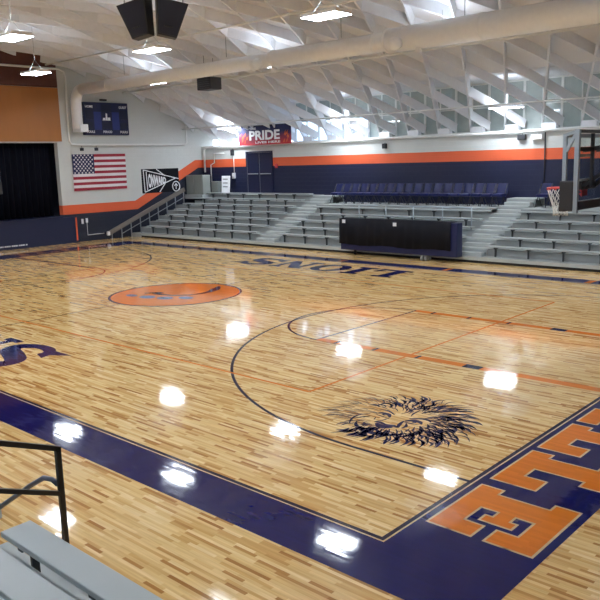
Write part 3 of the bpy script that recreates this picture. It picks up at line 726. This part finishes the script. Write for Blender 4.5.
# near bleachers under the photographer
def near(label, x0, x1, rows):
    t_ = thing('bleacher_section', label, 'bleachers', ((x0 + x1) / 2, -4, 0), 'grey bleacher sections')
    g = lambda y: 15.0 - y
    MB().bbox(x0, x1, g(Y0 - .3), g(Y0 - .36), .03, .2, .02).build('front_board', 'bl_fascia', t_)
    for k in range(rows):
        y = Y0 + DY * k; z = Z0 + .035 + DZ * k; dz = .18 + DZ * k
        MB().box(x0 - (.32 if x1 > 0 and k else 0), x1, g(y + .25), g(y - .3 if k == 0 else y - .35), dz - .04, dz).build('deck_board', 'bl_deck', t_)
        MB().box(x0, x1, g(y + .27), g(y + .25), dz, dz + DZ - .04).build('riser', 'bl_riser', t_)
        seat = MB().bbox(x0, x1, g(y + .27), g(y), z - .05, z, .008).build('seat_plank', 'bl_seat', t_)
        x = x0 + .28
        while x < x1 - .1 and k < 2 and x1 > 0:
            MB().box(x - .035, x + .035, g(y + .25), g(y + .03), z - .09, z - .05).box(x - .02, x + .02, g(y + .16), g(y + .1), dz, z - .09).build('seat_bracket', 'bracket', t_); x += 1.05
    if x1 > 0: MB().box(x0 - .55, x0, -3.0, -2.52, .14, .18).build('deck_end', 'bl_deck', t_)
    MB().box(x0, x1, -7.18, g(Y0 + DY * (rows - 1) + .27), .18 + DZ * rows - .06, .18 + DZ * rows).build('landing_deck', 'concrete', t_)
    MB().box(x0, x1, -7.17, -7.11, 0, .18 + DZ * rows - .06).build('landing_support', 'bl_riser', t_)
near('near grey bleacher benches at the bottom left corner beside the black guard rail', -1.86, 5.8, 7)
near('near grey bleacher block cut by the left photo edge, beyond the black guard rail', -12.0, -3.2, 5)
# guard rail of the near bleachers
gr = thing('guard_rail', 'black steel guard rail standing at the end of the near bleacher bench', 'railing', (-2.02, -2.19, 0))
gx = -1.955
MB().bar((gx, -2.19, .0), (gx, -2.19, 1.105), .045, .045, (0, 1, 0)).build('post', 'black', gr); MB().bar((gx, -4.3, 0), (gx, -4.3, 1.97), .045, .045, (0, 1, 0)).build('post', 'black', gr)
MB().bar((gx, -2.17, 1.09), (gx, -4.4, 2.0), .045, .045).build('top_rail', 'black', gr)
MB().bar((gx, -2.19, .67), (gx, -4.3, 1.53), .04, .04).build('middle_rail', 'black', gr)
tag(MB().tube([(-1.985, -2.2, .75), (-2.04, -2.22, .79), (-2.16, -2.24, .78), (-2.4, -2.26, .64), (-2.9, -2.35, .3), (-3.1, -2.4, .196)], .024, 10).build('step_handrail', 'blue_grey'),
    'blue-grey bent tube handrail behind the black guard rail', 'handrail')

# stair handrail at the far left end of the bleachers
hr = thing('stair_handrail', 'long sloping taupe handrail on grey posts at the left end of the bleachers', 'handrail', (-27.95, 16, 0))
hx = -27.95
MB().bar((hx, 15.55, .33), (hx, 20.4, 2.25), .1, .2).build('sloping_rail', 'taupe', hr)
MB().bbox(hx - .07, hx + .07, 15.43, 15.57, .22, .42, .03).build('end_cap', 'txt', hr)
for k in range(9):
    y = 15.7 + .58 * k; z = .33 + (y - 15.55) * .396
    base = 0 if y < 17.2 else min(1.95, .18 + DZ * int((y - 17.2 + .02) / .6))
    MB().bar((hx, y, base), (hx, y, z), .04, .04, (0, 1, 0)).build('post', 'steel', hr)
MB().bar((hx, 16.3, .25), (hx, 20.4, 1.85), .03, .03).build('middle_rail', 'steel', hr)
# stringer + steps behind that rail so the posts have something to stand on
ss = thing('aisle_stairs', 'dark grey stairs between the stage wall and the far left bleacher end', 'stairs', (-28.05, 19, 0), 'aisle stairs through the bleachers')
for k in range(7):
    y = Y0 + DY * k
    if k < 6: MB().box(XL + .02, -27.62, y - .35, y + .25, 0 if k == 0 else .18 + DZ * (k - 1), .18 + DZ * k).build('step', 'bl_riser', ss)
MB().box(XL + .02, -27.02, 20.85, YF - .01, 1.72, 1.95).build('top_landing', 'bl_riser', ss)

# guard rail in front of the platform
mr = thing('guard_rail', 'pale grey pipe guard rail on the bleachers above the black-covered table', 'railing', (-12.3, 19.02, .93))
MB().tube([(-15.1, 19.02, 1.72), (-9.85, 19.02, 1.72)], .025, 8).build('top_rail', 'alu', mr)
for x in (-15.05, -13.7, -12.4, -11.1, -9.88): MB().tube([(x, 19.02, .93), (x, 19.02, 1.72)], .022, 8).build('post', 'alu', mr)
MB().tube([(-15.05, 19.02, 1.32), (-9.88, 19.02, 1.32)], .016, 8).build('middle_rail', 'alu', mr)

# navy folding chairs on the platform
def make_chair(label):
    t_ = thing('folding_chair', label, 'chair', (0, 0, 0), 'navy folding chairs along the bleacher platform')
    MB().bbox(-.215, .215, -.22, .18, .36, .48, .03).build('seat', 'chair_navy', t_)
    b = MB(); n = 6
    for i in range(n):
        x0 = -.215 + .43 * i / n; x1 = -.215 + .43 * (i + 1) / n; c0 = .03 - .6 * (x0 ** 2); c1 = .03 - .6 * (x1 ** 2)
        b.prism([(x0, .2 + c0, .47), (x1, .2 + c1, .47), (x1, .27 + c1, .86), (x0, .27 + c0, .86)], (0, .03, 0))
    b.build('backrest', 'chair_navy', t_)
    for s in (-1, 1):
        MB().tube([(s * .2, -.27, 0.0), (s * .205, .02, .44), (s * .2, .25, .84)], .016, 8).build('front_leg', 'black', t_)
        MB().tube([(s * .17, .28, 0), (s * .17, -.08, .43)], .014, 8).build('rear_leg', 'black', t_)
    MB().tube([(-.2, .22, .08), (.2, .22, .08)], .01, 6).build('stretcher', 'black', t_)
    return t_
ch0 = None; words = ['first', 'second', 'third', 'fourth', 'fifth', 'sixth', 'seventh', 'eighth', 'ninth']
NCH = 18
for k in range(NCH):
    x = -18.1 + (8.12) * k / (NCH - 1)
    if k == 0: lb = 'navy folding chair at the left end of the row, beside the left aisle stairs'
    elif k == NCH - 1: lb = 'navy folding chair at the right end of the long row, beside the right aisle stairs'
    elif k < 9: lb = 'navy folding chair on the platform, %s from the left aisle stairs' % words[k]
    else: lb = 'navy folding chair on the platform, %s leftwards from the right aisle stairs' % words[NCH - 1 - k]
    if ch0 is None: ch0 = make_chair(lb); ch0.location = (x, 21.3, 1.632)
    else: dup(ch0, (x, 21.3, 1.632), 0, lb)
dup(ch0, (-8.2, 21.3, 1.632), 0, 'navy folding chair just right of the right aisle stairs, behind the hoop net')

# table with a black cover on the floor in front of the bleachers
tb = thing('scorers_table', 'long navy padded table with a black cover standing in front of the bleachers', 'table', (-11.65, 16.85, 0))
MB().bbox(-14.17, -9.11, 16.72, 17.08, .2, 1.36, .02).build('body', 'navy_pad', tb)
cv = MB(); n = 90; L_ = []
for i in range(n + 1):
    x = -14.19 + 4.86 * i / n; L_.append((x, 16.69 - .03 * (1 + math.sin(i * .8 + 1.2 * math.sin(i * .21)))))
vs = []
for x, y in L_: vs += [(x, y, .42 + .02 * math.sin(x * 3)), (x, y * .6 + 16.69 * .4, 1.0), (x, 16.695, 1.385), (x, 17.1, 1.385)]
fs = []
for i in range(n):
    a = 4 * i; fs += [(a, a + 4, a + 5, a + 1), (a + 1, a + 5, a + 6, a + 2), (a + 2, a + 6, a + 7, a + 3)]
cv._add(vs, fs, True)
cover = cv.build('black_cover', 'cloth_black', tb); cover.modifiers.new('t', 'SOLIDIFY').thickness = .012
for x, z in ((-13.98, 1.22), (-11.65, 1.18)): MB().box(x, x + .14, 16.6, 16.62, z, z + .13).build('white_tag', 'txt', tb)
for x in (-13.7, -10.55, -10.38):
    for y in ((17.02,) if x < -12 else (16.8, 17.02)):
        MB().cyl((x - .03, y, .07), (x + .03, y, .07), .07, 14).box(x - .035, x + .035, y - .03, y + .03, .1, .21).build('caster', 'bl_seat' if x > -12 else 'rubber', tb)

# electrical cabinets + leaning sign at the top of the far left bleachers
cb = thing('metal_cabinet', 'large grey-green metal cabinet in the corner beside the leaning white sign', 'cabinet', (-27.75, 21.2, 1.95))
MB().bbox(-28.44, -27.06, 20.95, 21.5, 1.95, 2.98, .02).build('cabinet_body', 'cab', cb)
MB().bbox(-28.38, -27.77, 20.93, 20.955, 2.02, 2.92, .006).build('door', 'cab', cb); MB().bbox(-27.73, -27.12, 20.93, 20.955, 2.02, 2.92, .006).build('door', 'cab', cb)
cb2 = thing('metal_cabinet', 'small grey metal box between the big cabinet and the white sign', 'cabinet', (-26.9, 21.75, 1.95))
MB().bbox(-27.25, -26.68, 21.7, 22.05, 1.95, 2.62, .02).build('cabinet_body', 'cab', cb2); MB().bbox(-27.2, -26.73, 21.685, 21.702, 2.0, 2.57, .005).build('door', 'cab', cb2)
sg = thing('leaning_sign', 'white easel sign board leaning on the landing left of the double door', 'sign', (-26.1, 21.6, 1.95))
MB().prism([(-26.20, 21.5, 2.0), (-25.60, 21.5, 2.0), (-25.82, 21.8, 2.9), (-26.47, 21.8, 2.9)], (0, .03, .0)).build('board', 'txt', sg)
q = MB()
for k in range(3):
    f_ = .35 + .22 * k; x = -26.20 - .27 * f_ + .12; q.box(x, x + .36, 21.485 + .3 * f_, 21.5 + .3 * f_, 2.0 + .9 * f_, 2.04 + .9 * f_)
q.build('printed_line', 'ink', sg)
MB().tube([(-26.15, 21.5, 1.95), (-26.15, 21.52, 2.05)], .012, 6).tube([(-25.65, 21.5, 1.95), (-25.65, 21.52, 2.05)], .012, 6).tube([(-25.95, 22.05, 1.95), (-26.10, 21.84, 2.8)], .012, 6).build('easel_leg', 'dark', sg)

# ------------------------------------------------------------------ basketball hoop
def make_hoop(label):
    # local frame: board plane x=0, rim towards -x, centre line y=0
    t_ = thing('basketball_hoop', label, 'basketball hoop', (0, 0, 0))
    zb, zt, hw = 2.7, 3.87, .915
    MB().box(-.012, .012, -hw + .03, hw - .03, zb + .03, zt - .03).build('glass_board', 'glass', t_)
    MB().box(-.03, .03, -hw, -hw + .06, zb, zt).box(-.03, .03, hw - .06, hw, zb, zt).box(-.03, .03, -hw + .06, hw - .06, zt - .06, zt).box(-.03, .03, -hw + .06, hw - .06, zb, zb + .06).build('board_frame', 'alu', t_)
    q = MB()
    for a in ((-.3, .3, 3.08, 3.13), (-.3, .3, 3.49, 3.54), (-.3, -.25, 3.13, 3.49), (.25, .3, 3.13, 3.49)): q.box(-.018, -.013, a[0], a[1], a[2], a[3])
    q.build('target_square', 'txt', t_)
    pd = MB()
    pd.bbox(-.06, .07, -hw - .04, hw + .04, zb - .07, zb + .02, .02)
    for s in (-1, 1):
        y = s * hw; pd.bbox(-.05, .18, min(y - s * .1, y + s * .05), max(y - s * .1, y + s * .05), zb - .06, zb + .42, .02)
    pd.build('bottom_padding', 'pad', t_)
    rc = Vector((-.43, 0, 2.97)); rim = MB()
    rim.tube([(rc.x + .2286 * math.cos(2 * PI * i / 36), .2286 * math.sin(2 * PI * i / 36), rc.z) for i in range(36)], .012, 8, True)
    rim.box(-.16, -.02, -.09, .09, rc.z - .03, rc.z + .012); rim.box(-.03, -.015, -.12, .12, rc.z - .14, rc.z + .03)
    rim.bar((-.2, .15, rc.z - .01), (-.03, .08, rc.z - .12), .02, .02); rim.bar((-.2, -.15, rc.z - .01), (-.03, -.08, rc.z - .12), .02, .02)
    for i in range(12):
        a = 2 * PI * i / 12; rim.bar((rc.x + .2286 * math.cos(a), .2286 * math.sin(a), rc.z - .035), (rc.x + .2286 * math.cos(a), .2286 * math.sin(a), rc.z), .02, .02, (0, 1, 0))
    rim.build('rim', 'rim', t_)
    nt = MB(); n = 12; prof = [(.225, 0), (.2, -.1), (.165, -.2), (.135, -.3), (.12, -.4), (.125, -.46)]
    for i in range(n):
        for dr_ in (1, -1):
            nt.tube([(rc.x + r * math.cos(2 * PI * (i + dr_ * k * .5) / n), r * math.sin(2 * PI * (i + dr_ * k * .5) / n), rc.z - .03 + z) for k, (r, z) in enumerate(prof)], .006, 5)
    nt.build('net', 'net', t_)
    RX = .21                                        # rear frame
    for s in (-1, 1):
        fr = MB()
        fr.bar((RX, s * hw, zb - .09), (RX, s * hw, zt + .06), .07, .07, (0, 1, 0)); fr.bar((.0, s * hw, zt - .03), (RX, s * hw, zt + .03), .05, .05); fr.bar((.03, s * hw, zb + .05), (RX, s * hw, zb + .05), .05, .05)
        fr.bar((.03, s * hw, zt - .28), (RX - .03, s * hw, zt), .03, .05)
        fr.build('rear_frame_post', 'alu', t_)
    MB().bar((RX, -hw, zt + .03), (RX, hw, zt + .03), .06, .05).build('rear_frame_bar', 'black', t_); MB().bar((RX, -hw, zb + .02), (RX, hw, zb + .02), .09, .13).build('rear_frame_bar', 'black', t_)
    ar = MB()
    for s in (-1, 1):
        ar.bar((.05, s * .3, 3.6), (1.1, s * .12, 3.75), .05, .07); ar.bar((.05, s * .28, 3.0), (1.1, s * .12, 3.75), .05, .06); ar.bar((RX, s * .3, 3.0), (RX, s * .3, zt), .05, .05, (0, 1, 0))
    ar.bar((RX, -hw, 3.62), (RX, hw, 3.62), .05, .06); ar.bar((.03, -.3, 3.02), (.03, .3, 3.02), .05, .14)
    ar.build('support_arm', 'black', t_)
    MB().bar((1.15, 0, 3.6), (1.15, 0, 8.6), .12, .12, (0, 1, 0)).bar((1.15, 0, 4.4), (2.9, 0, 8.5), .06, .06).build('ceiling_mast', 'steel', t_)
    return t_
h0 = make_hoop('glass-backed basketball hoop with orange-red rim and white net at the right edge')
h0.location = (-1.16, 7.5, 0)
dup(h0, (-25.2 + .95, 7.5, 0), PI, 'basketball hoop in front of the stage, cut by the left photo edge')

# ------------------------------------------------------------------ overhead: duct, pipes, speakers, lamps
DYc, DZc = 14.3, 7.1
du = thing('air_duct', 'large white round air duct running under the roof to the stage wall', 'duct', (-11, DYc, DZc))
for xa, xb, rd in ((XR - .02, -10.1, .36), (-10.1, -15.05, .29), (-15.05, -27.4, .25)): MB().tube([(xa, DYc, DZc), (xb, DYc, DZc)], rd, 32).build('duct_run', 'duct', du)
el = [(-27.4 - .6 * math.sin(a), DYc, DZc - .6 + .6 * math.cos(a)) for a in [PI / 2 * i / 8 for i in range(9)]]
MB().tube(el + [(-28.0, DYc, 5.35)], [.25] * 10, 28).build('duct_elbow', 'duct', du)
MB().bbox(-28.4, -27.7, DYc - .05, DYc + .38, 5.2, 5.55, .02).build('duct_outlet', 'duct', du)
for x in (-25.2, -20.1, -15.05, -10.6, -10.1, -6.9, -1.5): rd = .375 if x > -10.2 else .31 if x > -15.2 else .265; MB().tube([(x - .03, DYc, DZc), (x + .03, DYc, DZc)], rd, 32).build('duct_band', 'duct', du)
for x in (-15.6, -9.6, -3.2):
    v = MB().cyl((x, DYc - .2, DZc - .1), (x, DYc - .5, DZc - .2), .19, 20); v = v.build('duct_vent', 'duct', du)
    MB().cyl((x + .6, DYc - .05, DZc - .3), (x + .6, DYc - .08, DZc - .44), .1, 16).build('vent_nozzle', 'white_metal', du)
for x in (-24, -17.5, -12, -7.5, -2): MB().tube([(x, DYc, DZc + .33), (x, DYc, zr(DYc) - .02)], .012, 6).build('hanger_rod', 'steel', du)
for (y, z, r, lb) in ((13.15, 8.2, .035, 'thin white pipe along the roof lattice, nearest above the big duct'), (17.25, 7.16, .045, 'thin white pipe along the roof lattice just below the big duct'), (20.9, 5.42, .03, 'thin white pipe in front of the clerestory windows')):
    p_ = tag(MB().tube([(XL + .02, y, z), (XR - .02, y, z)], r, 8).build('ceiling_pipe', 'white'), lb, 'pipe')

# speakers above centre court
def spk(label, cx, cy, cz, rz, tilt):
    t_ = thing('loudspeaker', label, 'loudspeaker', (cx, cy, cz), 'hanging loudspeakers')
    w, w2, h, d = .42, .25, .9, .45
    b = MB(); P = [(-w, -d / 2, h / 2), (w, -d / 2, h / 2), (w, d / 2, h / 2), (-w, d / 2, h / 2), (-w2, -d / 2 + .12, -h / 2), (w2, -d / 2 + .12, -h / 2), (w2, d / 2, -h / 2), (-w2, d / 2, -h / 2)]
    T = Matrix.Translation((cx, cy, cz)) @ Matrix.Rotation(rz, 4, 'Z') @ Matrix.Rotation(tilt, 4, 'Y')
    b._add([(T @ Vector(p))[:] for p in P], [(0, 1, 2, 3), (4, 5, 6, 7), (0, 1, 5, 4), (1, 2, 6, 5), (2, 3, 7, 6), (3, 0, 4, 7)])
    b.build('speaker_cabinet', 'dark', t_)
    g = MB(); G = [(-w + .04, -d / 2 - .012, h / 2 - .04), (w - .04, -d / 2 - .012, h / 2 - .04), (w2 - .03, -d / 2 + .1, -h / 2 + .04), (-w2 + .03, -d / 2 + .1, -h / 2 + .04)]
    g.prism([(T @ Vector(p))[:] for p in G], (T.to_3x3() @ Vector((0, .02, 0)))[:]); g.build('grille', 'speaker', t_)
    q = MB()
    for k in range(5):
        a = T @ Vector((0 + .05 * (k - 2), -d / 2 + .06 - .02, -.22)); q.tube([a[:], (a + Vector((0, -.02, 0)))[:]], .02, 8)
    q.build('horn_badge', 'dark', t_)
    q = MB()
    for s in (-1, 1):
        a = T @ Vector((s * .3, 0, h / 2)); q.tube([a[:], (a.x, a.y, zr(a.y) - .1)], .015, 6)
    q.build('hanging_cable', 'steel', t_)
vdir = math.radians(42)
spk('left of the pair of black loudspeakers hanging above centre court', -13.2, 7.26, 7.36, vdir - .3, -.2)
spk('right of the pair of black loudspeakers hanging above centre court', -12.62, 7.84, 7.36, vdir + .3, .2)
tag(MB().bbox(-13.1, -12.75, 7.4, 7.7, 7.98, 8.16, .03).tube([(-12.9, 7.6, 8.15), (-12.9, 7.6, 8.95)], .03, 8).build('speaker_bracket', 'white_metal'), 'white mounting box between the two hanging loudspeakers', 'bracket')
hx_ = thing('unit_heater', 'black box-shaped unit hanging just below the white duct', 'hanging unit', (-20.0, 15.6, 6.5))
MB().bbox(-20.45, -19.6, 15.3, 15.9, 6.52, 7.0, .03).build('housing', 'dark', hx_)
q = MB()
for k in range(5): q.box(-20.4, -19.65, 15.27, 15.3, 6.58 + .08 * k, 6.62 + .08 * k)
q.build('louvre', 'black', hx_)
MB().tube([(-20.3, 15.6, 6.98), (-20.3, 15.6, 8.0)], .015, 6).tube([(-19.75, 15.6, 6.98), (-19.75, 15.6, 8.0)], .015, 6).build('hanger_rod', 'steel', hx_)

def make_lamp(label, drop):
    t_ = thing('high_bay_light', label, 'ceiling light', (0, 0, 0), 'hanging high bay lights')
    w, d = .58, .34
    MB().prism([(-w, -d, 0), (w, -d, 0), (w, -d * .6, .1), (-w, -d * .6, .1)], (0, .02, 0)).prism([(-w, d, 0), (w, d, 0), (w, d * .6, .1), (-w, d * .6, .1)], (0, -.02, 0)) \
        .box(-w, w, -d * .6, -.12, .085, .1).box(-w, w, .12, d * .6, .085, .1).box(-w, -w + .02, -d * .9, d * .9, .0, .09).box(w - .02, w, -d * .9, d * .9, 0, .09).build('housing', 'white_metal', t_)
    MB().box(-w + .03, w - .03, -d + .03, d - .03, -.012, .004).build('lens', 'lens', t_)
    MB().box(-w + .03, w - .03, -.11, .11, .07, .09).build('top_slot', 'up', t_)
    MB().tube([(-w + .1, 0, .095), (0, 0, min(.5, drop))], .005, 5).tube([(w - .1, 0, .095), (0, 0, min(.5, drop))], .005, 5).tube([(0, 0, min(.5, drop)), (0, 0, drop)], .008, 6).build('hanger', 'bl_seat', t_)
    return t_
protos = {}
LAB = {
    (9.65, 0): 'lit white light hanging in front of the dark brown boards above the stage', (9.65, 1): 'lit white light hanging right below the two loudspeakers', (9.65, 2): 'large lit white light at the top centre of the photo, above the duct',
    (5.25, 0): 'white light just outside the left photo edge in front of the stage', (5.25, 1): 'lit white light cut by the left photo edge',
    (15.05, 0): 'lit white light just below the far left length of the duct', (15.05, 1): 'lit white light half hidden behind the middle of the duct', (15.05, 2): 'white light hidden behind the duct right of centre',
    (21.4, 0): 'lit white light beside the left end of the hanging banner', (21.4, 1): 'lit white light in front of the bright clerestory panes', (21.4, 2): 'white light on a triangular hanger at right, seen nearly edge on'}
RN = {-6.4: 'over the near bleachers', -.15: 'over the near sideline', 5.25: 'over the near half court', 9.65: 'over the far half court', 15.05: 'beside the duct', 21.4: 'over the far bleachers'}
CN = ['at the stage end', 'second from the stage', 'third from the stage', 'nearest the right end wall']
for y, h in ((9.65, 7.09), (15.05, 7.03), (21.4, 5.32), (5.25, 7.09), (-.15, 7.03), (-6.4, 5.32)):
    for i in range(4):
        if h < 6: x = (-25.3, -17.65, -9.83, -2.0)[i]
        elif y == 5.25: x = (-23.05, -16.2, -8.7, -1.55)[i]
        else: x = (-23.05, -15.85, -8.7, -1.55)[i]
        lb = LAB.get((y, i), 'white light out of view %s, %s' % (RN[y], CN[i]))
        drop = zr(y, .3) - h
        if y not in protos:
            protos[y] = make_lamp(lb, drop); protos[y].location = (x, y, h)
        else: dup(protos[y], (x, y, h), 0, lb)

# ------------------------------------------------------------------ world, camera, view
w = bpy.data.worlds.new('World'); sc.world = w; w.use_nodes = True
bg = w.node_tree.nodes['Background']; bg.inputs[0].default_value = (.78, .88, 1, 1); bg.inputs[1].default_value = 4.

cam = bpy.data.cameras.new('camera'); co = bpy.data.objects.new('camera', cam); C.objects.link(co); sc.camera = co
f, yaw, pit, rol = 748.28, -.7439, -.1833, -.0288
cam.sensor_width = 36; cam.lens = f / 600 * 36; cam.clip_end = 300; cam.clip_start = .05
fw = Vector((math.sin(yaw) * math.cos(pit), math.cos(yaw) * math.cos(pit), math.sin(pit)))
r = Vector((math.cos(yaw), -math.sin(yaw), 0)); u = r.cross(fw)
r2 = r * math.cos(rol) + u * math.sin(rol); u2 = -r * math.sin(rol) + u * math.cos(rol)
mw = Matrix(((r2.x, u2.x, -fw.x, 3.9549), (r2.y, u2.y, -fw.y, -5.3597), (r2.z, u2.z, -fw.z, 3.5555), (0, 0, 0, 1)))
co.matrix_world = mw
vs_ = sc.view_settings
sc.display_settings.display_device = 'sRGB'
vs_.view_transform = 'Standard'; vs_.look = 'None'; vs_.gamma = 1; vs_.use_curve_mapping = False; vs_.exposure = -.02
